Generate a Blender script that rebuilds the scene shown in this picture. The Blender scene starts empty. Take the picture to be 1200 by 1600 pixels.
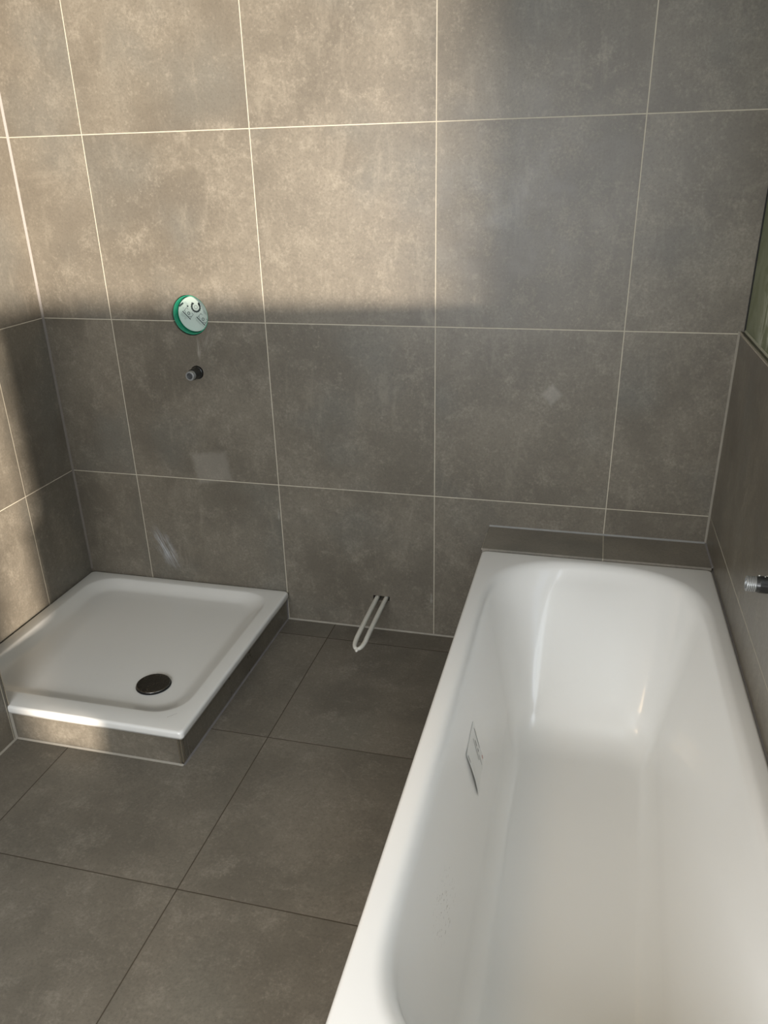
import bpy, bmesh, math
from mathutils import Vector, Matrix
PI = math.pi
sc = bpy.context.scene
col = sc.collection

# ------------------------------------------------------------------ camera
CX, CY, CZ = 1.714, -2.6581, 1.6568
YAW, PIT, ROL, FPX, PY = -0.2599, -0.4377, -0.0238, 1254.88, 52.05
f = Vector((math.sin(YAW)*math.cos(PIT), math.cos(YAW)*math.cos(PIT), math.sin(PIT)))
r = Vector((math.cos(YAW), -math.sin(YAW), 0))
u = r.cross(f)
r2 = r*math.cos(ROL) + u*math.sin(ROL)
u2 = -r*math.sin(ROL) + u*math.cos(ROL)
cd = bpy.data.cameras.new('camera')
cam = bpy.data.objects.new('camera', cd); col.objects.link(cam)
M = Matrix((r2, u2, -f)).transposed().to_4x4(); M.translation = (CX, CY, CZ)
cam.matrix_world = M
cd.sensor_fit = 'VERTICAL'; cd.sensor_height = 36.0
cd.lens = FPX/1600*36.0
cd.shift_y = PY/1600
cd.clip_start = 0.02
sc.camera = cam

# ------------------------------------------------------------------ world, lights, exposure
w = bpy.data.worlds.new('sky'); sc.world = w; w.use_nodes = True
bg = w.node_tree.nodes['Background']
bg.inputs[0].default_value = (0.62, 0.74, 0.95, 1); bg.inputs[1].default_value = 0.45
sc.view_settings.view_transform = 'Standard'
sc.view_settings.look = 'None'
sc.view_settings.gamma = 1
sc.view_settings.exposure = 1.24
sc.cycles.max_bounces = 10
sc.cycles.diffuse_bounces = 6
sc.cycles.caustics_reflective = False
sc.cycles.caustics_refractive = False
sc.cycles.use_denoising = True

def add_sun(d, energy, colr, ang):
    l = bpy.data.lights.new('sun', 'SUN'); l.energy = energy; l.color = colr; l.angle = math.radians(ang)
    o = bpy.data.objects.new('sun', l); col.objects.link(o)
    o.rotation_euler = Vector(d).to_track_quat('-Z', 'Y').to_euler(); o.location = (6, -6, 3)
    return o
def add_area(name, loc, d, sx, sy, energy, colr, spread=180):
    l = bpy.data.lights.new(name, 'AREA'); l.shape = 'RECTANGLE'; l.size = sx; l.size_y = sy
    l.energy = energy; l.color = colr; l.spread = math.radians(spread)
    o = bpy.data.objects.new(name, l); col.objects.link(o); o.location = loc
    o.rotation_euler = Vector(d).to_track_quat('-Z', 'Z').to_euler()
    return o
# low sun coming in flat through the side window
add_sun((-0.587, 0.568, -0.004), 4.7, (1.0, 0.875, 0.75), 2.3)
# daylight through the window in the rear wall, behind the camera
add_area('rear_window_daylight', (0.95, -3.58, 1.35), (0, 1, -0.10), 1.3, 1.2, 27, (0.96, 0.98, 1.0))
# daylight of the side window
add_area('side_window_daylight', (2.20, -1.75, 1.75), (-1, 0, -0.1), 1.8, 0.95, 7, (0.82, 0.92, 1.0))

# added warm fill without a fixture, warming the tub rim and nearby floor
l = bpy.data.lights.new('warm_fill_spot', 'SPOT'); l.energy = 17; l.color = (1.0, 0.70, 0.38)
l.spot_size = math.radians(56); l.spot_blend = 0.9; l.shadow_soft_size = 0.30
o = bpy.data.objects.new('warm_fill_spot', l); col.objects.link(o); o.location = (0.45, -2.15, 2.42)
o.rotation_euler = Vector((1.0, 0.42, -1.95)).to_track_quat('-Z', 'Y').to_euler()

# ------------------------------------------------------------------ helpers
def link_bm(name, bm, mat, parent=None, smooth=False, kind=None):
    me = bpy.data.meshes.new(name)
    bmesh.ops.recalc_face_normals(bm, faces=bm.faces)
    bm.to_mesh(me); bm.free()
    if mat: me.materials.append(mat)
    if smooth:
        for p in me.polygons: p.use_smooth = True
    o = bpy.data.objects.new(name, me); col.objects.link(o)
    if parent: o.parent = parent
    if kind: o['kind'] = kind
    return o
def box(bm, x0, x1, y0, y1, z0, z1):
    v = [bm.verts.new(p) for p in ((x0,y0,z0),(x1,y0,z0),(x1,y1,z0),(x0,y1,z0),(x0,y0,z1),(x1,y0,z1),(x1,y1,z1),(x0,y1,z1))]
    for q in ((0,3,2,1),(4,5,6,7),(0,1,5,4),(1,2,6,5),(2,3,7,6),(3,0,4,7)):
        bm.faces.new([v[i] for i in q])
def hexa(bm, pts):           # 4 bottom + 4 top, same winding
    v = [bm.verts.new(p) for p in pts]
    for q in ((0,3,2,1),(4,5,6,7),(0,1,5,4),(1,2,6,5),(2,3,7,6),(3,0,4,7)):
        bm.faces.new([v[i] for i in q])
def prism(bm, a, b, prof):   # sweep offsets (Vectors) along a->b
    A = [bm.verts.new(Vector(a)+Vector(o)) for o in prof]; B = [bm.verts.new(Vector(b)+Vector(o)) for o in prof]
    n = len(prof)
    for i in range(n): bm.faces.new((A[i], A[(i+1)%n], B[(i+1)%n], B[i]))
    bm.faces.new(A); bm.faces.new(B[::-1])
def loft(bm, rings, cap0=False, cap1=True):
    R = [[bm.verts.new(p) for p in rg] for rg in rings]
    n = len(R[0])
    for a, b in zip(R, R[1:]):
        for i in range(n): bm.faces.new((a[i], a[(i+1)%n], b[(i+1)%n], b[i]))
    if cap0: bm.faces.new(R[0][::-1])
    if cap1: bm.faces.new(R[-1])
def lathe(bm, prof, c, axis, n=48, cap0=True, cap1=True):   # prof: (dist along axis, radius)
    ax = Vector(axis).normalized(); s = ax.orthogonal().normalized(); t = ax.cross(s)
    rings = [[Vector(c)+ax*d+(s*math.cos(2*PI*i/n)+t*math.sin(2*PI*i/n))*rr for i in range(n)] for d, rr in prof]
    loft(bm, rings, cap0, cap1)
def tube(bm, pts, rad, n=16, squash=None):
    pts = [Vector(p) for p in pts]; rings = []
    for i, p in enumerate(pts):
        t = (pts[min(i+1, len(pts)-1)] - pts[max(i-1, 0)]).normalized()
        s = t.cross(Vector((0, 0, 1)))
        s = s.normalized() if s.length > 1e-4 else Vector((1, 0, 0))
        q = s.cross(t)
        rr = rad[i] if isinstance(rad, (list, tuple)) else rad
        rings.append([p+(s*math.cos(2*PI*k/n)+q*math.sin(2*PI*k/n))*rr for k in range(n)])
    loft(bm, rings, True, True)
def thing(name, label, cat, loc=(0, 0, 0)):
    o = bpy.data.objects.new(name, None); col.objects.link(o); o.empty_display_size = 0.05
    o['label'] = label; o['category'] = cat
    return o
def tag(o, label, cat):
    o['label'] = label; o['category'] = cat; return o

# ------------------------------------------------------------------ materials
class NT:
    def __init__(s, name):
        s.m = bpy.data.materials.new(name); s.m.use_nodes = True
        s.t = s.m.node_tree; s.b = s.t.nodes['Principled BSDF']
    def n(s, typ, **kw):
        x = s.t.nodes.new(typ)
        for k, v in kw.items(): setattr(x, k, v)
        return x
    def l(s, a, b): s.t.links.new(a, b)
    def val(s, inp, v):
        if hasattr(v, 'links'): s.l(v, inp)
        else: inp.default_value = v
    def math(s, op, a, b=0.0, c=0.0, clamp=False):
        x = s.n('ShaderNodeMath', operation=op, use_clamp=clamp)
        s.val(x.inputs[0], a); s.val(x.inputs[1], b); s.val(x.inputs[2], c)
        return x.outputs[0]
    def noise(s, vec, scale, detail=4, rough=0.55, dist=0.0):
        x = s.n('ShaderNodeTexNoise'); s.l(vec, x.inputs['Vector'])
        x.inputs['Scale'].default_value = scale; x.inputs['Detail'].default_value = detail
        x.inputs['Roughness'].default_value = rough; x.inputs['Distortion'].default_value = dist
        return x.outputs['Fac']
    def comb(s, x, y, z):
        c = s.n('ShaderNodeCombineXYZ'); s.val(c.inputs[0], x); s.val(c.inputs[1], y); s.val(c.inputs[2], z)
        return c.outputs[0]
    def mix(s, fac, a, b):
        x = s.n('ShaderNodeMix', data_type='RGBA'); s.val(x.inputs[0], fac)
        for i, v in ((6, a), (7, b)):
            if hasattr(v, 'links'): s.l(v, x.inputs[i])
            else: x.inputs[i].default_value = (*v, 1)
        return x.outputs[2]
    def ramp(s, fac, lo, hi):     # smoothstep from lo to hi
        x = s.n('ShaderNodeMapRange', interpolation_type='SMOOTHSTEP'); s.val(x.inputs[0], fac)
        x.inputs[1].default_value = lo; x.inputs[2].default_value = hi
        return x.outputs[0]

def tile_mat(name, ua, va, u0, v0, su, sv, grout=(0.46, 0.42, 0.335), gw=0.003, dark=(0.118, 0.103, 0.080),
             mid=(0.165, 0.146, 0.114), light=(0.25, 0.225, 0.178), rough=0.42, marks=(), seed=0.0, joints=True, skip_v=None, bump=0.35, cool=(0.128, 0.126, 0.110)):
    k = NT(name)
    g = k.n('ShaderNodeNewGeometry'); sp = k.n('ShaderNodeSeparateXYZ'); k.l(g.outputs['Position'], sp.inputs[0])
    U, V = sp.outputs[ua], sp.outputs[va]
    tu = k.math('DIVIDE', k.math('SUBTRACT', U, u0), su); tv = k.math('DIVIDE', k.math('SUBTRACT', V, v0), sv)
    iu = k.math('FLOOR', tu); iv = k.math('FLOOR', tv)
    fu = k.math('SUBTRACT', tu, iu); fv = k.math('SUBTRACT', tv, iv)
    wn = k.n('ShaderNodeTexWhiteNoise', noise_dimensions='3D'); k.l(k.comb(iu, iv, seed), wn.inputs['Vector'])
    off = k.n('ShaderNodeVectorMath', operation='SCALE'); k.l(wn.outputs['Color'], off.inputs[0]); off.inputs['Scale'].default_value = 30
    ad = k.n('ShaderNodeVectorMath', operation='ADD'); k.l(g.outputs['Position'], ad.inputs[0]); k.l(off.outputs[0], ad.inputs[1])
    P = ad.outputs[0]
    big = k.noise(P, 3.2, 5, 0.6, 0.3)
    med = k.noise(P, 11, 7, 0.68, 0.2)
    fine = k.noise(P, 130, 3, 0.7)
    patch = k.noise(P, 5.0, 8, 0.72, 0.8)
    hue = k.noise(P, 2.6, 2, 0.5)
    c = k.mix(k.ramp(big, 0.32, 0.68), dark, mid)
    c = k.mix(k.math('MULTIPLY', k.ramp(med, 0.5, 0.78), 0.55), c, light)
    c = k.mix(k.math('MULTIPLY', k.ramp(patch, 0.56, 0.74), 0.38), c, light)
    c = k.mix(k.math('MULTIPLY', k.ramp(k.math('ADD', fine, k.math('MULTIPLY', med, 0.5)), 0.82, 1.0), 0.5), c, light)
    c = k.mix(k.math('MULTIPLY', k.ramp(hue, 0.5, 0.7), 0.5), c, cool)
    # vertical wear and mid-size grain
    sep = k.n('ShaderNodeSeparateXYZ'); k.l(P, sep.inputs[0])
    if va == 2:
        sv_ = k.comb(k.math('MULTIPLY', sep.outputs[ua], 15), seed, k.math('MULTIPLY', sep.outputs[2], 4))
        stk = k.noise(sv_, 1.0, 6, 0.7, 0.4)
        c = k.mix(k.math('MULTIPLY', k.ramp(stk, 0.52, 0.72), 0.35), c, light)
        c = k.mix(k.math('MULTIPLY', k.ramp(stk, 0.46, 0.30), 0.35), c, dark)
    gr = k.noise(P, 48, 7, 0.75)
    c = k.mix(k.math('MULTIPLY', k.math('MULTIPLY', k.ramp(gr, 0.52, 0.66), k.ramp(big, 0.35, 0.6)), 0.5), c, light)
    # speckled dark grain
    c = k.mix(k.math('MULTIPLY', k.ramp(fine, 0.52, 0.34), 0.28), c, tuple(x*0.6 for x in dark))
    rgh = k.math('ADD', rough, k.math('MULTIPLY', k.math('SUBTRACT', med, 0.5), 0.25))
    for (kind, cu, cv, ru, rv, rot, soft, amt, mc) in marks:
        du = k.math('SUBTRACT', U, cu); dv = k.math('SUBTRACT', V, cv)
        cs, sn = math.cos(rot), math.sin(rot)
        a = k.math('DIVIDE', k.math('ADD', k.math('MULTIPLY', du, cs), k.math('MULTIPLY', dv, sn)), ru)
        b = k.math('DIVIDE', k.math('SUBTRACT', k.math('MULTIPLY', dv, cs), k.math('MULTIPLY', du, sn)), rv)
        if kind == 'e': d = k.math('SQRT', k.math('ADD', k.math('MULTIPLY', a, a), k.math('MULTIPLY', b, b)))
        elif kind == 'b': d = k.math('MAXIMUM', k.math('ABSOLUTE', a), k.math('ABSOLUTE', b))
        else: d = k.math('ADD', k.math('ABSOLUTE', a), k.math('ABSOLUTE', b))
        wob = k.noise(g.outputs['Position'], 24, 4, 0.6)
        d = k.math('ADD', d, k.math('MULTIPLY', k.math('SUBTRACT', wob, 0.5), 0.7 if kind == 'e' else 0.25))
        mk = k.ramp(d, 1.0, 1.0-soft)
        if kind == 'e':   # wiped streaks
            st = k.noise(k.comb(k.math('MULTIPLY', a, 6.0), k.math('MULTIPLY', b, 1.2), 1.7), 1.0, 4, 0.6)
            mk = k.math('MULTIPLY', mk, k.ramp(st, 0.36, 0.62))
        c = k.mix(k.math('MULTIPLY', mk, amt), c, mc)
    if joints:
        def line(fr, s):
            m = k.math('MINIMUM', fr, k.math('SUBTRACT', 1.0, fr))
            return k.ramp(k.math('MULTIPLY', m, s), gw*0.5+0.0004, gw*0.5-0.0004)
        ln = line(fu, su)
        if not skip_v: ln = k.math('MAXIMUM', ln, line(fv, sv))
        gn = k.noise(g.outputs['Position'], 40, 3)
        c = k.mix(ln, c, k.mix(gn, tuple(x*0.75 for x in grout), tuple(min(1, x*1.2) for x in grout)))
        rgh = k.math('MAXIMUM', rgh, k.math('MULTIPLY', ln, 0.85))
        hgt = k.math('SUBTRACT', k.math('MULTIPLY', k.math('ADD', med, fine), 0.12), ln)
    else:
        hgt = k.math('MULTIPLY', k.math('ADD', med, fine), 0.12)
    bp = k.n('ShaderNodeBump'); bp.inputs['Strength'].default_value = bump; bp.inputs['Distance'].default_value = 0.0012
    k.l(hgt, bp.inputs['Height']); k.l(bp.outputs[0], k.b.inputs['Normal'])
    k.l(c, k.b.inputs['Base Color']); k.l(rgh, k.b.inputs['Roughness'])
    k.b.inputs['Specular IOR Level'].default_value = 0.45
    return k.m

def simple(name, colr, rough=0.5, metal=0.0, coat=0.0, vary=0.0, scale=30, bump=0.0, spec=0.5):
    k = NT(name)
    tc = k.n('ShaderNodeTexCoord')
    n1 = k.noise(tc.outputs['Object'], scale, 4, 0.6)
    c = k.mix(n1, tuple(x*(1-vary) for x in colr), tuple(min(1, x*(1+vary)) for x in colr))
    k.l(c, k.b.inputs['Base Color'])
    k.b.inputs['Roughness'].default_value = rough; k.b.inputs['Metallic'].default_value = metal
    k.b.inputs['Coat Weight'].default_value = coat; k.b.inputs['Coat Roughness'].default_value = 0.08
    k.b.inputs['Specular IOR Level'].default_value = spec
    if bump:
        bp = k.n('ShaderNodeBump'); bp.inputs['Strength'].default_value = bump; bp.inputs['Distance'].default_value = 0.001
        k.l(n1, bp.inputs['Height']); k.l(bp.outputs[0], k.b.inputs['Normal'])
    return k.m

ZC, TH = 0.5833, 0.5996
plaster = (0.42, 0.41, 0.37)
M_back = tile_mat('tile_back_wall', 0, 2, 0.0, ZC, 0.6, TH, seed=1, marks=(
    ('b', 0.330, 0.635, 0.088, 0.070, 0.14, 0.35, 0.36, (0.30, 0.28, 0.24)),
    ('e', 0.080, 0.270, 0.048, 0.120, 0.42, 0.9, 0.85, (0.42, 0.44, 0.46)),
    ('e', 0.335, 1.085, 0.010, 0.055, 0.0, 0.9, 0.7, (0.42, 0.40, 0.34)),
    ('e', 0.375, 1.12, 0.030, 0.075, -0.4, 0.9, 0.35, (0.36, 0.34, 0.29)),
    ('d', 1.591, 0.972, 0.044, 0.046, 0.0, 0.5, 0.42, (0.30, 0.285, 0.25)),
    ('e', 0.59, 0.46, 0.006, 0.03, 0.0, 0.8, 0.6, plaster),
    ('e', 1.19, 0.16, 0.006, 0.03, 0.0, 0.8, 0.6, plaster)))
M_left = tile_mat('tile_left_wall', 1, 2, -0.300, ZC, 0.6, TH, seed=2)
M_leftf = tile_mat('tile_left_front_wall', 1, 2, -0.930, ZC, 0.6, TH, seed=5)
M_right = tile_mat('tile_right_wall', 1, 2, -1.2, ZC, 1.2, TH, seed=3, rough=0.34, bump=0.08)
M_floor = tile_mat('tile_floor', 0, 1, 0.1885, -0.1115, 0.6095, 0.622, grout=(0.055, 0.043, 0.028), gw=0.0032, seed=4,
                   dark=(0.118, 0.105, 0.084), mid=(0.162, 0.144, 0.115), light=(0.235, 0.212, 0.172), rough=0.5, cool=(0.135, 0.128, 0.105))
M_ledge = tile_mat('tile_ledge', 0, 1, 0.0, -0.6, 0.6, 0.9, seed=6, dark=(0.19, 0.172, 0.142), mid=(0.25, 0.226, 0.187), skip_v=True, rough=0.5)  # same tile as the walls, colour lightened because the ledge catches less light
M_plf = tile_mat('tile_plinth_front', 0, 2, -0.2, -0.3, 2.0, 0.9, seed=7, joints=False)
M_pls = tile_mat('tile_plinth_side', 1, 2, -0.278, -0.3, 0.6, 0.9, seed=8, gw=0.002, grout=(0.22, 0.2, 0.17), skip_v=True, rough=0.3)
M_sil = simple('silicone_joint', (0.27, 0.25, 0.21), 0.45, vary=0.2, scale=25)
M_silg = simple('silicone_grey', (0.17, 0.16, 0.155), 0.4, vary=0.2, scale=25)
M_paint = simple('white_paint', (0.62, 0.58, 0.50), 0.8, vary=0.04, scale=8)
M_metal = simple('brushed_edge_metal', (0.62, 0.57, 0.48), 0.28, metal=1.0, vary=0.1, scale=60)
M_frame = simple('window_frame_white', (0.75, 0.75, 0.73), 0.4, vary=0.03)

# ------------------------------------------------------------------ structure
def xr(y): return 2.137 - 0.018*y         # the right wall runs slightly out of square
def xq(y, d): return xr(y) + d
XL, XF, YF = -0.287, -0.005, -0.918
def cut(o, cutters):
    for cbm in cutters:
        c = link_bm('cutter', cbm, None)
        md = o.modifiers.new('b', 'BOOLEAN'); md.object = c; md.operation = 'DIFFERENCE'; md.solver = 'EXACT'
        dg = bpy.context.evaluated_depsgraph_get(); dg.update()
        me = bpy.data.meshes.new_from_object(o.evaluated_get(dg))
        o.modifiers.clear(); old = o.data; o.data = me
        bpy.data.meshes.remove(old); bpy.data.objects.remove(c, do_unlink=True)

bm = bmesh.new(); box(bm, -0.6, 2.45, -3.85, 0.2, -0.15, 0.0)
link_bm('floor', bm, M_floor, kind='structure')
bm = bmesh.new(); box(bm, -0.6, 2.45, -3.85, 0.2, 2.5, 2.6)
link_bm('ceiling', bm, M_paint, kind='structure')
bm = bmesh.new(); box(bm, -0.45, 2.4, 0.0, 0.2, 0.0, 2.5)
wb = link_bm('wall_back', bm, M_back, kind='structure')
VX, VZ, VR = 0.315, 1.203, 0.070
SX, SZ = 0.318, 1.001
cuts = []
c1 = bmesh.new(); lathe(c1, ((-0.05, VR), (0.075, VR)), (VX, 0, VZ), (0, 1, 0), 64); cuts.append(c1)
c1 = bmesh.new(); lathe(c1, ((-0.05, 0.0245), (0.06, 0.0245)), (SX, 0, SZ), (0, 1, 0), 32); cuts.append(c1)
c1 = bmesh.new(); box(c1, 0.959, 1.025, -0.05, 0.05, 0.130, 0.150); cuts.append(c1)
cut(wb, cuts)
# left: the shower niche and the wall in front of it
bm = bmesh.new(); box(bm, -0.45, XL, YF-0.1, 0.0, 0.0, 2.5)
link_bm('wall_left', bm, M_left, kind='structure')
bm = bmesh.new(); box(bm, -0.45, XF, -3.6, YF, 0.0, 2.5)
link_bm('wall_left_front', bm, M_leftf, kind='structure')
# right: tiled up to the sill, green board above it, unseen window and tall opening further back
Y1, Y2, YSL, YR = -0.72, -2.690, -2.965, -3.6
SILL = 1.262
bm = bmesh.new()
hexa(bm, [(xr(0), 0, 0), (2.42, 0, 0), (2.42, Y2, 0), (xr(Y2), Y2, 0), (xr(0), 0, 1.188), (2.42, 0, 1.188), (2.42, Y2, 1.188), (xr(Y2), Y2, 1.188)])
wr = link_bm('wall_right', bm, M_right, kind='structure')
k = NT('green_plasterboard')
g = k.n('ShaderNodeNewGeometry')
n1 = k.noise(g.outputs['Position'], 4, 4, 0.6, 0.5); n2 = k.noise(g.outputs['Position'], 9, 5, 0.65, 1.0)
c = k.mix(n1, (0.15, 0.17, 0.095), (0.22, 0.24, 0.15))
sp = k.n('ShaderNodeSeparateXYZ'); k.l(g.outputs['Position'], sp.inputs[0])
far = k.ramp(k.math('ADD', sp.outputs[1], k.math('MULTIPLY', k.math('SUBTRACT', n2, 0.5), 0.35)), -0.14, -0.24)
c = k.mix(k.math('MULTIPLY', k.ramp(n2, 0.42, 0.6), k.math('ADD', 0.12, k.math('MULTIPLY', far, 0.8))), c, (0.60, 0.62, 0.52))
k.l(c, k.b.inputs['Base Color']); k.b.inputs['Roughness'].default_value = 0.6
M_green = k.m
bm = bmesh.new()
hexa(bm, [(xq(0, .014), 0, 1.188), (2.42, 0, 1.188), (2.42, Y1, 1.188), (xq(Y1, .014), Y1, 1.188),
          (xq(0, .014), 0, 2.5), (2.42, 0, 2.5), (2.42, Y1, 2.5), (xq(Y1, .014), Y1, 2.5)])
link_bm('wall_right_upper', bm, M_green, kind='structure')
bm = bmesh.new()
box(bm, xq(Y1, .02), 2.42, Y2, Y1, 1.188, SILL)              # sill
box(bm, xq(Y1, .02), 2.42, YSL, Y1, 2.25, 2.5)               # lintel
box(bm, 2.15, 2.20, YR, YSL, 0, 2.5)                  # beyond the tall opening
link_bm('wall_right_side', bm, M_paint, kind='structure')  # sill and openings shaped to cut the sun into its patches
# rear wall with its window
bm = bmesh.new()
box(bm, -0.45, 0.25, YR-0.1, YR, 0, 2.5); box(bm, 1.65, 2.42, YR-0.1, YR, 0, 2.5)
box(bm, 0.25, 1.65, YR-0.1, YR, 0, 0.8); box(bm, 0.25, 1.65, YR-0.1, YR, 2.2, 2.5)
link_bm('wall_rear', bm, M_paint, kind='structure')
bm = bmesh.new()
for a in ((0.25, 0.30, 0.8, 2.2), (1.60, 1.65, 0.8, 2.2), (0.30, 1.60, 0.8, 0.85), (0.30, 1.60, 2.15, 2.2)):
    box(bm, a[0], a[1], YR-0.08, YR-0.02, a[2], a[3])
link_bm('window_1', bm, M_frame, kind='structure')
bm = bmesh.new(); box(bm, 6.5, 6.8, -5.10, 6.0, -0.5, 6.0)  # unseen slab added to block the sun and soften its right edge
YN = bm
nb = link_bm('sun_edge_blocker', bm, M_paint, kind='structure')
nb.location = (0, 0, 0)

# metal edge profile that closes the tiles under the green board
bm = bmesh.new()
def strip(bm, x0, x1, z0, z1, ya, yb):
    hexa(bm, [(xq(ya, x0), ya, z0), (xq(ya, x1), ya, z0), (xq(yb, x1), yb, z0), (xq(yb, x0), yb, z0),
              (xq(ya, x0), ya, z1), (xq(ya, x1), ya, z1), (xq(yb, x1), yb, z1), (xq(yb, x0), yb, z1)])
strip(bm, -0.0012, 0.0010, 1.186, 1.1905, -0.001, Y1)
link_bm('trim_1', bm, M_metal, kind='structure')
bm = bmesh.new(); strip(bm, 0.0010, 0.0140, 1.186, 1.189, -0.001, Y1)
link_bm('trim_2', bm, simple('dark_edge_gap', (0.085, 0.08, 0.065), 0.5, vary=0.3), kind='structure')
bm = bmesh.new()
prism(bm, (xq(0, .0135), -0.001, 1.189), (xq(-.79, .0135), -.79, 1.189), ((0, 0, 0), (-0.003, 0, 0), (0, 0, 0.006)))
link_bm('trim_3', bm, simple('filler_bead', (0.42, 0.42, 0.32), 0.7, vary=0.2), kind='structure')
# thin black strip coloured as the shade in the gap between tiles and board
bm = bmesh.new(); box(bm, xq(0, .0095), xq(0, .0145), -0.0016, 0.0, 1.192, 2.5)
link_bm('trim_4', bm, simple('gap_shade_black', (0.012, 0.012, 0.01), 0.8), kind='structure')
# silicone joints
s = 0.0048
def bead(idx, a, b, o1, o2, m=None, s=s):
    bm = bmesh.new(); prism(bm, a, b, ((0, 0, 0), tuple(s*x for x in o1), tuple(s*x for x in o2)))
    link_bm('trim_%d' % idx, bm, m or M_sil, kind='structure')
bead(5, (0.596, 0, 0), (1.40, 0, 0), (0, -1, 0), (0, 0, 1))
bead(6, (XL, 0, 0.14), (XL, 0, 2.5), (1, 0, 0), (0, -1, 0), s=0.006, m=simple('silicone_corner', (0.135, 0.118, 0.10), 0.5, vary=0.15))  # corner bead coloured darker to hold back the direct sun on it
bead(7, (xr(0), 0, 0.486), (xr(0), 0, 1.19), (-1, 0, 0), (0, -1, 0), s=0.006)
bead(8, (1.402, 0, 0.484), (xr(0), 0, 0.484), (0, -1, 0), (0, 0, 1), m=simple('silicone_ledge', (0.25, 0.25, 0.24), 0.3, vary=0.25))
bead(9, (XF, YF, 0), (0.594, YF, 0), (0, -1, 0), (0, 0, 1))
bead(10, (0.594, YF, 0), (0.594, 0, 0), (1, 0, 0), (0, 0, 1), m=M_silg)
bead(11, (XF, -3.6, 0), (XF, YF, 0), (1, 0, 0), (0, 0, 1))
bead(12, (XF, YF-0.001, 0), (XF, YF-0.001, 0.105), (1, 0, 0), (0, -1, 0), s=0.006)
bead(13, (0.594, 0, 0), (0.594, 0, 0.105), (1, 0, 0), (0, -1, 0), m=M_silg)
bead(14, (xr(0), -0.001, 0.484), (xr(-.192), -0.192, 0.484), (-1, 0, 0), (0, 0, 1), m=M_silg)
# bullnose edge at the end of the front left wall
bm = bmesh.new(); box(bm, XF-0.004, XF+0.002, YF-0.0015, YF+0.002, 0.11, 2.5)
link_bm('trim_15', bm, M_metal, kind='structure')

# ------------------------------------------------------------------ enamel
def enamel(name, colr, scuffs=()):
    k = NT(name)
    g = k.n('ShaderNodeNewGeometry'); P = g.outputs['Position']
    sp = k.n('ShaderNodeSeparateXYZ'); k.l(P, sp.inputs[0])
    n1 = k.noise(P, 6, 3, 0.5)
    c = k.mix(n1, tuple(x*0.975 for x in colr), colr)
    d1 = k.noise(P, 70, 2, 0.5)
    c = k.mix(k.math('MULTIPLY', k.ramp(d1, 0.80, 0.84), 0.5), c, (0.35, 0.32, 0.28))
    for (cy, cz, ry, rz, amt) in scuffs:
        a = k.math('DIVIDE', k.math('SUBTRACT', sp.outputs[1], cy), ry); b = k.math('DIVIDE', k.math('SUBTRACT', sp.outputs[2], cz), rz)
        d = k.math('SQRT', k.math('ADD', k.math('MULTIPLY', a, a), k.math('MULTIPLY', b, b)))
        st = k.noise(k.comb(k.math('MULTIPLY', sp.outputs[1], 60), k.math('MULTIPLY', sp.outputs[2], 220), 0.0), 1.0, 3, 0.6)
        mk = k.math('MULTIPLY', k.ramp(d, 1.0, 0.5), k.ramp(st, 0.60, 0.68))
        lft = k.ramp(sp.outputs[0], 1.66, 1.60)
        c = k.mix(k.math('MULTIPLY', k.math('MULTIPLY', mk, lft), amt), c, (0.22, 0.20, 0.16))
    k.l(c, k.b.inputs['Base Color'])
    k.b.inputs['Roughness'].default_value = 0.28
    k.b.inputs['Coat Weight'].default_value = 0.8; k.b.inputs['Coat Roughness'].default_value = 0.05
    return k.m
M_tub = enamel('white_enamel_bath', (0.785, 0.778, 0.75), scuffs=((-1.50, 0.30, 0.11, 0.06, 0.9),))
M_tray = enamel('white_enamel_tray', (0.74, 0.735, 0.70))

def outline(x0, x1, y0, y1, rad, z, nc=14, ns=10, n=2.0):
    """closed outline; rad = 4 (rx, ry) for corners (x1,y1), (x0,y1), (x0,y0), (x1,y0); superelliptic corners"""
    pts = []
    cor = [(x1, y1, -1, -1, rad[0], 0), (x0, y1, 1, -1, rad[1], 1), (x0, y0, 1, 1, rad[2], 0), (x1, y0, -1, 1, rad[3], 1)]
    arcs = []
    for (cx, cy, sx, sy, (rx, ry), flip) in cor:
        a = []
        for i in range(nc+1):
            t = PI/2*i/nc
            if flip: t = PI/2 - t
            dx = math.cos(t)**(2/n); dy = math.sin(t)**(2/n)
            a.append(Vector((cx + sx*rx*(1-dx), cy + sy*ry*(1-dy), z)))
        arcs.append(a)
    for i in range(4):
        a = arcs[i]; b = arcs[(i+1) % 4]
        pts += a
        for j in range(1, ns): pts.append(a[-1].lerp(b[0], j/ns))
    return pts

# ------------------------------------------------------------------ bathtub
TX0, TX1, TY0, TY1, TZ = 1.403, 2.135, -1.992, -0.194, 0.479
def skew(p):
    x = p.x + (-0.018*p.y)*(p.x-1.40)/0.735
    dep = max(0, (TZ-.03-p.z)/(TZ-.1)); x -= .055*dep*min(1, max(0, (-p.y-.5)/1.2))*max(0, (p.x-1.6)/.35)
    return Vector((x, p.y, p.z))
rings = []
sq = lambda r: [(r, r)]*4
rings.append(outline(TX0+.02, TX1-.02, TY0+.02, TY1-.02, sq(.02), TZ-.045))
rings.append(outline(TX0+.001, TX1-.001, TY0+.001, TY1-.001, sq(.012), TZ-.045))
rings.append(outline(TX0, TX1, TY0, TY1, sq(.012), TZ-.012))
for a in (20, 45, 70, 90):
    t = math.radians(a); q = 0.009*(1-math.sin(t)) if False else 0.009*(1-math.cos(t))
    rings.append(outline(TX0+q, TX1-q, TY0+q, TY1-q, sq(.014), TZ-.009+.009*math.sin(t)))
IX0, IX1, IY0, IY1 = TX0+.034, TX1-.030, TY0+.035, TY1-.024
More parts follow.
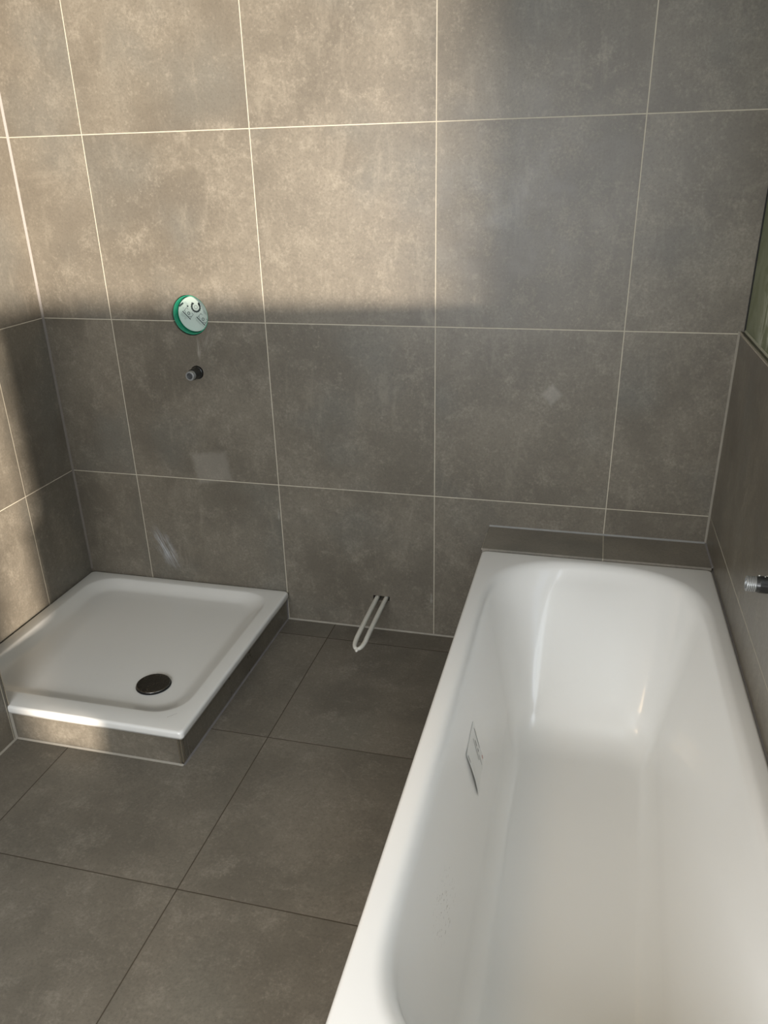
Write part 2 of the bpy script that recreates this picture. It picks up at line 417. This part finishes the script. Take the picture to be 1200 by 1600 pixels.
# (side inset, head inset, foot inset, z, corner size factor 0..1)
prof = [(0, 0, 0, TZ, 0), (.006, .006, .006, TZ-.0006, 0), (.013, .013, .013, TZ-.0035, .0), (.020, .021, .020, TZ-.009, .02), (.026, .029, .026, TZ-.017, .04),
        (.031, .040, .031, TZ-.030, .06)]
N = 16
for i in range(1, N+1):
    t = i/N
    z = TZ-.030 - (TZ-.030-.150)*t
    prof.append((.031+.088*t, .040+.310*t**0.95, .031+.105*t, z, .06+.80*t**.6))
for a in (15, 30, 45, 60, 75, 90):
    t = math.radians(a); s_, c_ = math.sin(t), math.cos(t)
    prof.append((.119+.042*(1-c_)+.010*s_, .350+.095*(1-c_)+.050*s_*.8, .136+.07*(1-c_)+.01*s_, .150-.082*s_, .86+.14*a/90))
prof.append((.20, .50, .25, .0675, 1.0)); prof.append((.24, .56, .35, .0675, 1.0))
R0 = [(.33, .30), (.31, .30), (.22, .26), (.22, .26)]
R1 = [(.06, .07), (.06, .07), (.09, .12), (.09, .12)]
for (si, hi, fi, z, q) in prof:
    lx = 1.0
    rad = [(a[0]*(1-q)+b[0]*q, a[1]*(1-q)+b[1]*q) for a, b in zip(R0, R1)]
    hw = (IX1-IX0)/2 - si
    rad = [(min(x, hw*.98), y) for x, y in rad]
    rings.append(outline(IX0+si, IX1-si, IY0+fi, IY1-hi, rad, z, n=2.6-.4*q))
bm = bmesh.new(); loft(bm, [[skew(p) for p in rg] for rg in rings])
tub = link_bm('bathtub', bm, M_tub, smooth=True)
tag(tub, 'long white enamel bathtub with sloping backrest set along the right wall', 'bathtub')

# tiled surround: ledge behind the head end, hidden side panel under the rim
sur = thing('tiled_bath_surround', 'grey tiled ledge and side panel around the white bathtub, against the back wall', 'bath surround')
bm = bmesh.new(); hexa(bm, [(1.403, -.191, 0), (xr(0)-.001, -.191, 0), (xr(0)-.001, -.0005, 0), (1.403, -.0005, 0),
                            (1.403, -.191, .484), (xr(0)-.001, -.191, .484), (xr(0)-.001, -.0005, .484), (1.403, -.0005, .484)])
link_bm('ledge', bm, M_ledge, sur)
bm = bmesh.new(); box(bm, 1.412, 1.424, -1.985, -.192, 0, .432)
link_bm('side_panel', bm, M_pls, sur)
bm = bmesh.new(); box(bm, 1.424, 2.15, -1.985, -1.973, 0, .432)
link_bm('end_panel', bm, M_plf, sur)
bm = bmesh.new(); box(bm, 1.4005, 1.403, -.191, -.06, .4785, .4848)
link_bm('edge_profile', bm, M_metal, sur)
# grey joint along the wall side of the tub
bm = bmesh.new()
strip(bm, -0.0035, 0.0, TZ-.02, TZ-.003, -.192, -1.99)
link_bm('trim_16', bm, M_silg, kind='structure')

# ------------------------------------------------------------------ shower tray
PX0, PX1, PY0, PY1, PZ = XL+.002, 0.608, YF-.006, -0.002, 0.130
tray = thing('shower_tray', 'flat square white enamel shower tray with a round dark drain near its front corner', 'shower tray')
rings = [outline(PX0+.02, PX1-.02, PY0+.02, PY1-.02, sq(.012), PZ-.0285)]
rings.append(outline(PX0+.002, PX1-.002, PY0+.002, PY1-.002, sq(.012), PZ-.0285))
rings.append(outline(PX0, PX1, PY0, PY1, sq(.013), PZ-.020))
for a in (0, 20, 45, 70, 90):
    t = math.radians(a); q = 0.009*(1-math.cos(t))
    rings.append(outline(PX0+q, PX1-q, PY0+q, PY1-q, sq(.016), PZ-.009+.009*math.sin(t)))
BX0, BX1, BY0, BY1 = PX0+.048, PX1-.048, PY0+.072, PY1-.040
for (i_, z, rr) in ((0, 0, .115), (.004, -.0006, .115), (.009, -.0025, .113), (.030, -.0135, .105), (.050, -.0215, .095), (.060, -.0240, .09), (.07, -.0252, .085), (.12, -.0262, .07), (.2, -.0265, .05)):
    rings.append(outline(BX0+i_, BX1-i_, BY0+i_, BY1-i_, sq(rr), PZ+z, n=2.2))
bm = bmesh.new(); loft(bm, rings)
link_bm('tray_body', bm, M_tray, tray, smooth=True)
DX, DY, DZ = 0.377, -0.683, PZ-.0262
bm = bmesh.new(); lathe(bm, ((-.002, .050), (.0012, .057), (.0020, .0585), (.0026, .056), (.0026, .02)), (DX, DY, DZ), (0, 0, 1), 64)
seat = link_bm('drain', bm, simple('drain_gap_shade', (0.02, 0.02, 0.02), 0.4), tray, smooth=False)  # black base ring, its colour standing in for the shade under the cover
k = NT('dark_chrome')
tc = k.n('ShaderNodeTexCoord'); n1 = k.noise(tc.outputs['Object'], 60, 4, 0.6)
k.l(k.mix(n1, (0.12, 0.115, 0.11), (0.20, 0.195, 0.185)), k.b.inputs['Base Color'])
k.b.inputs['Metallic'].default_value = 1.0; k.l(k.math('ADD', 0.12, k.math('MULTIPLY', n1, 0.25)), k.b.inputs['Roughness'])
bm = bmesh.new(); lathe(bm, ((.0045, .0530), (.0055, .0555), (.0075, .0565), (.0090, .0558), (.0098, .054), (.0101, .05), (.0103, .01)), (DX, DY, DZ), (0, 0, 1), 72)
dc = link_bm('drain_cover', bm, k.m, seat, smooth=True)
dc['label'] = 'round dark chrome drain cover'
# small printed word mark near the front corner (unreadable in the photo)
bm = bmesh.new()
a = Vector((0.527, -0.863, PZ+.0003)); b = Vector((0.549, -0.837, PZ+.0003)); d = (b-a).normalized(); nrm = Vector((-d.y, d.x, 0))
L = (b-a).length
for i in range(7):
    s0 = a + d*L*(i/7+.01); s1 = a + d*L*(i/7+.10)
    h_ = .0016 if i in (0, 3) else .0011
    v = [bm.verts.new(p) for p in (s0, s1, s1+nrm*h_, s0+nrm*h_)]; bm.faces.new(v)
link_bm('printed_mark', bm, simple('grey_print', (0.20, 0.19, 0.18), 0.5), tray)

pl = thing('tiled_plinth', 'low grey tiled plinth carrying the white shower tray', 'plinth')
bm = bmesh.new(); box(bm, XF+.001, .588, YF+.001, YF+.011, 0, .1012)
link_bm('front_panel', bm, M_plf, pl)
bm = bmesh.new(); box(bm, .582, .594, YF+.006, -.0005, 0, .1012)
link_bm('side_panel', bm, M_pls, pl)
bm = bmesh.new()
box(bm, .5835, .5870, YF-.0008, YF+.002, .002, .1012); box(bm, .5925, .5950, YF+.010, YF+.0125, .002, .1012)
box(bm, .5870, .5930, YF+.003, YF+.010, .002, .1012)
link_bm('corner_profile', bm, M_metal, pl)
bm = bmesh.new(); box(bm, XL+.004, .580, YF+.012, -.004, 0, .094)
link_bm('core', bm, simple('plinth_core', (0.3, 0.3, 0.28), 0.9), pl)

# ------------------------------------------------------------------ concealed shower valve
val = thing('concealed_shower_valve', 'round green built-in valve box with white printed cover, in the tiled back wall', 'shower valve')
bm = bmesh.new()
n = 64; prof2 = [(.0085, VR-.0025), (.0080, VR-.0035), (.0080, VR-.0050), (.070, VR-.0050), (.070, VR-.0025)]
lathe(bm, [(a, b) for a, b in prof2]+[prof2[0]], (VX, 0, VZ), (0, 1, 0), n, False, False)
link_bm('sleeve', bm, simple('green_plastic', (0.015, 0.30, 0.17), 0.45, vary=0.1), val, smooth=False)
k = NT('cover_print_card')
M_card = simple('shaded_pale_cover', (0.46, 0.54, 0.49), 0.45, vary=0.03)  # cover colour lowered to hold some of the shade in the recess
bm = bmesh.new(); lathe(bm, ((.050, VR-.0085), (.0325, VR-.0085), (.031, VR-.0105), (.031, .01)), (VX+.001, 0, VZ), (0, 1, 0), n)
cov = link_bm('cover_disc', bm, M_card, val)
cov['label'] = 'pale white cover with dark pictograms'
# pictograms: built in the plane of the disc, turned clockwise
rt = math.radians(-45); YD = .0303
def PP(a, b): return Vector((VX+.001 + a*math.cos(rt) - b*math.sin(rt), YD, VZ + a*math.sin(rt) + b*math.cos(rt)))
def quad(bm, a0, b0, a1, b1, wd):
    d = Vector((a1-a0, b1-b0)); n_ = Vector((-d.y, d.x)).normalized()*wd/2
    bm.faces.new([bm.verts.new(PP(*p)) for p in ((a0+n_.x, b0+n_.y), (a1+n_.x, b1+n_.y), (a1-n_.x, b1-n_.y), (a0-n_.x, b0-n_.y))])
def arc(bm, ca, cb, rr, t0, t1, wd, n=20):
    for i in range(n):
        a = t0+(t1-t0)*i/n; b = t0+(t1-t0)*(i+1)/n
        quad(bm, ca+rr*math.cos(a), cb+rr*math.sin(a), ca+rr*math.cos(b), cb+rr*math.sin(b), wd)
RD = .060
def Q(bm, a0, b0, a1, b1, wd): quad(bm, a0*RD, b0*RD, a1*RD, b1*RD, wd*RD)
bm = bmesh.new()
RA, RB = -.156*RD, .424*RD
arc(bm, RA, RB, .27*RD, math.radians(-190), math.radians(95), .085*RD, 24)           # round arrow
for t in range(-185, 95, 24):
    c_, s_ = math.cos(math.radians(t)), math.sin(math.radians(t))
    quad(bm, RA+.20*RD*c_, RB+.20*RD*s_, RA+.34*RD*c_, RB+.34*RD*s_, .035*RD)
Q(bm, -.20, .74, -.04, .66, .10); Q(bm, -.50, .40, -.36, .50, .06)
arc(bm, RA, RB, .10*RD, 0, 2*PI, .018*RD, 12)
Q(bm, -.94, -.33, -.877, .028, .10)                                               # dark bar
Q(bm, -.56, .03, -.56, .13, .09)
for (a0, b0, L_) in ((-.62, -.396, .67), (.233, .0, .69)):                        # two framed icons
    Q(bm, a0, b0, a0+L_, b0, .055)
    arc(bm, (a0+L_*.54)*RD, (b0+.20)*RD, .075*RD, 0, 2*PI, .035*RD, 16)
    for q in ((.06, .05, .06, .36), (.06, .36, .2, .36), (L_-.06, .05, L_-.06, .36), (L_-.2, .36, L_-.06, .36), (.06, .16, .22, .06), (L_-.22, .06, L_-.06, .16)):
        Q(bm, a0+q[0], b0+q[1], a0+q[2], b0+q[3], .020)
link_bm('pictograms', bm, simple('dark_print', (0.035, 0.05, 0.05), 0.5), cov)
bm = bmesh.new()
for (a0, b0, L_) in ((-.62, -.50, .5), (-.60, -.56, .42), (-.58, -.62, .2), (-.28, -.63, .1), (.20, -.11, .85), (.3, -.17, .4), (-.90, .10, .28), (-.84, .17, .24), (.28, .62, .3), (.32, .55, .3), (-.75, -.2, .1)):
    Q(bm, a0, b0, a0+L_, b0, .018)
link_bm('fine_print', bm, simple('grey_fine_print', (0.20, 0.25, 0.23), 0.5), cov, kind='stuff')

# ------------------------------------------------------------------ water stubs
M_foam = simple('black_rubber_plug', (0.018, 0.018, 0.017), 0.32, vary=0.4, scale=60, bump=0.4)
M_zinc = simple('dull_zinc', (0.34, 0.35, 0.35), 0.42, metal=0.7, vary=0.2, scale=90)
M_hole = simple('dark_bore', (0.05, 0.05, 0.05), 0.6)
def stub(name, base, axis, Lb, Ln, rb, rn, label, splash=False):
    t = thing(name, label, 'water connection')
    b = Vector(base); ax = Vector(axis).normalized()
    bm = bmesh.new()
    lathe(bm, ((-.03, rb), (.0, rb), (.0, rb*1.12), (.004, rb*1.12), (.006, rb), (Lb*.35, rb*.97), (Lb*.6, rb*1.0), (Lb*.9, rb*.98), (Lb, rb*.88)), b, ax, 32)
    body = link_bm('sleeve', bm, M_foam, t, smooth=False); body['label'] = 'black sleeve'
    bm = bmesh.new()
    pr = [(Lb-.003, rn*.8)]
    n_th = 5
    for i in range(n_th):
        x = Lb + Ln*(i/n_th)
        pr += [(x, rn*.95), (x+Ln/n_th*.5, rn*1.0)]
    pr += [(Lb+Ln, rn*.96), (Lb+Ln+.0008, rn*.90), (Lb+Ln+.0008, rn*.66), (Lb+Ln-.012, rn*.60)]
    lathe(bm, pr, b, ax, 32)
    nut = link_bm('threaded_end', bm, M_zinc, t, smooth=False); nut['label'] = 'grey threaded metal end'
    bm = bmesh.new(); lathe(bm, ((Lb+Ln-.0118, rn*.59), (Lb+Ln-.0112, rn*.59)), b, ax, 24)
    link_bm('bore', bm, M_hole, nut)
    if splash:
        bm = bmesh.new()
        s_ = ax.orthogonal().normalized()
        import random as _r; _r.seed(5)
        for (d, ang, rr) in ((.012, 2.5, .0026), (.020, 2.9, .0018), (.030, 2.3, .0022), (.044, 3.0, .003), (.05, 2.4, .0016), (.060, 2.8, .0024), (Lb+.012, 3.9, .006)):
            q = Matrix.Rotation(ang, 4, ax) @ s_
            rad = rb if d < Lb else rn*.75
            c = b + ax*d + q*rad
            bmesh.ops.create_uvsphere(bm, u_segments=10, v_segments=6, radius=rr, matrix=Matrix.Translation(c) @ Matrix.Diagonal((1, 1, .6, 1)))
        sp_ = link_bm('plaster_splashes', bm, simple('white_plaster_dots', (0.6, 0.6, 0.55), 0.8), t, smooth=True)
        sp_['kind'] = 'stuff'
    return t
stub('water_pipe_stub', (SX, 0, SZ), (-.03, -1, -.02), .040, .017, .0200, .0170, 'short black pipe stub with grey threaded end, under the green valve box')
stub('water_pipe_stub', (xr(-1.0)-.0, -1.005, .842), (-1, 0.02, 0), .066, .019, .0185, .0170,
     'black pipe stub with grey threaded end sticking out of the right wall above the tub', True)

# ------------------------------------------------------------------ U shaped pipe loop
pts = []
xa, xb, zc_ = 0.974, 1.010, 0.140
L = 0.285
for i in range(9): pts.append((xa, .04-(.04+L)*i/8, zc_-.010*(i/8)**2))
for t in (.15, .3, .45, .6, .75, .88, .97):
    pts.append((xa+(xb-xa)/2*t**2.2, -L-.062*math.sin(t*PI/2), zc_-.012-.006*t))
mid = (0.5*(xa+xb), -L-.066, zc_-.019)
right = [(xb-(p[0]-xa), p[1], p[2]) for p in pts][::-1]
pts = pts+[mid]+right
rad = []
for p in pts:
    e = max(0, (-p[1]-L)/.066); rad.append(.0088*(1-.25*e**2))
bm = bmesh.new(); tube(bm, pts, rad, 16)
# pinched point
lathe(bm, ((-.006, .0075), (.004, .0062), (.011, .0015)), mid, (0, -1, -.15), 16)
up = link_bm('pipe_loop', bm, simple('white_plastic_pipe', (0.60, 0.585, 0.52), 0.4, vary=0.05), smooth=True)
tag(up, 'white U-shaped plastic pipe loop sticking out of a slot low in the back wall', 'pipe')

# ------------------------------------------------------------------ sticker on the inner left wall of the tub
st = thing('sticker', 'small white printed sticker with a lifted edge on the inner left side of the bathtub', 'sticker')
Ym, Yn, Zt, Zb = -.986, -1.112, .370, .260
def SP(a, b, e=0.0):       # a along the tub, b downwards, e off the surface
    y = Ym+(Yn-Ym)*a - .012*b; z = Zt+(Zb-Zt)*b - .008*a
    x = 1.4925 + (.3732-z)*.302
    lift = .0012 + .0065*max(0, a-.72)/.28*(0.25+.75*math.sin(PI*min(1, b*1.05))**.7*b**.3) + e
    return Vector((x + lift*.957, y, z + lift*.289))
bm = bmesh.new(); G = 14
V = [[bm.verts.new(SP(i/G, j/G)) for j in range(G+1)] for i in range(G+1)]
for i in range(G):
    for j in range(G): bm.faces.new((V[i][j], V[i+1][j], V[i+1][j+1], V[i][j+1]))
bmesh.ops.recalc_face_normals(bm, faces=bm.faces)
bmesh.ops.solidify(bm, geom=list(bm.faces), thickness=.0004)
link_bm('paper', bm, simple('white_sticker_paper', (0.74, 0.74, 0.71), 0.35), st)
bm = bmesh.new()
def sl(a, b0, b1, wd):
    n_ = 5
    for q in range(n_):
        p, t = b0+(b1-b0)*q/n_, b0+(b1-b0)*(q+1)/n_
        bm.faces.new([bm.verts.new(SP(*c_, .0006)) for c_ in ((a, p), (a+wd, p), (a+wd, t), (a, t))])
sl(.06, .12, .62, .022); sl(.30, .18, .72, .020); sl(.20, .30, .45, .04); sl(.18, .52, .60, .05); sl(.22, .66, .92, .018); sl(.93, .05, .22, .035)
link_bm('print', bm, simple('sticker_print', (0.25, 0.25, 0.24), 0.5), st, kind='stuff')
bm = bmesh.new()
bm.faces.new([bm.verts.new(SP(*c_, .0007)) for c_ in ((.02, .86), (.07, .80), (.09, .86), (.05, .93))])
link_bm('red_mark', bm, simple('faded_red_print', (0.50, 0.25, 0.22), 0.5), st)
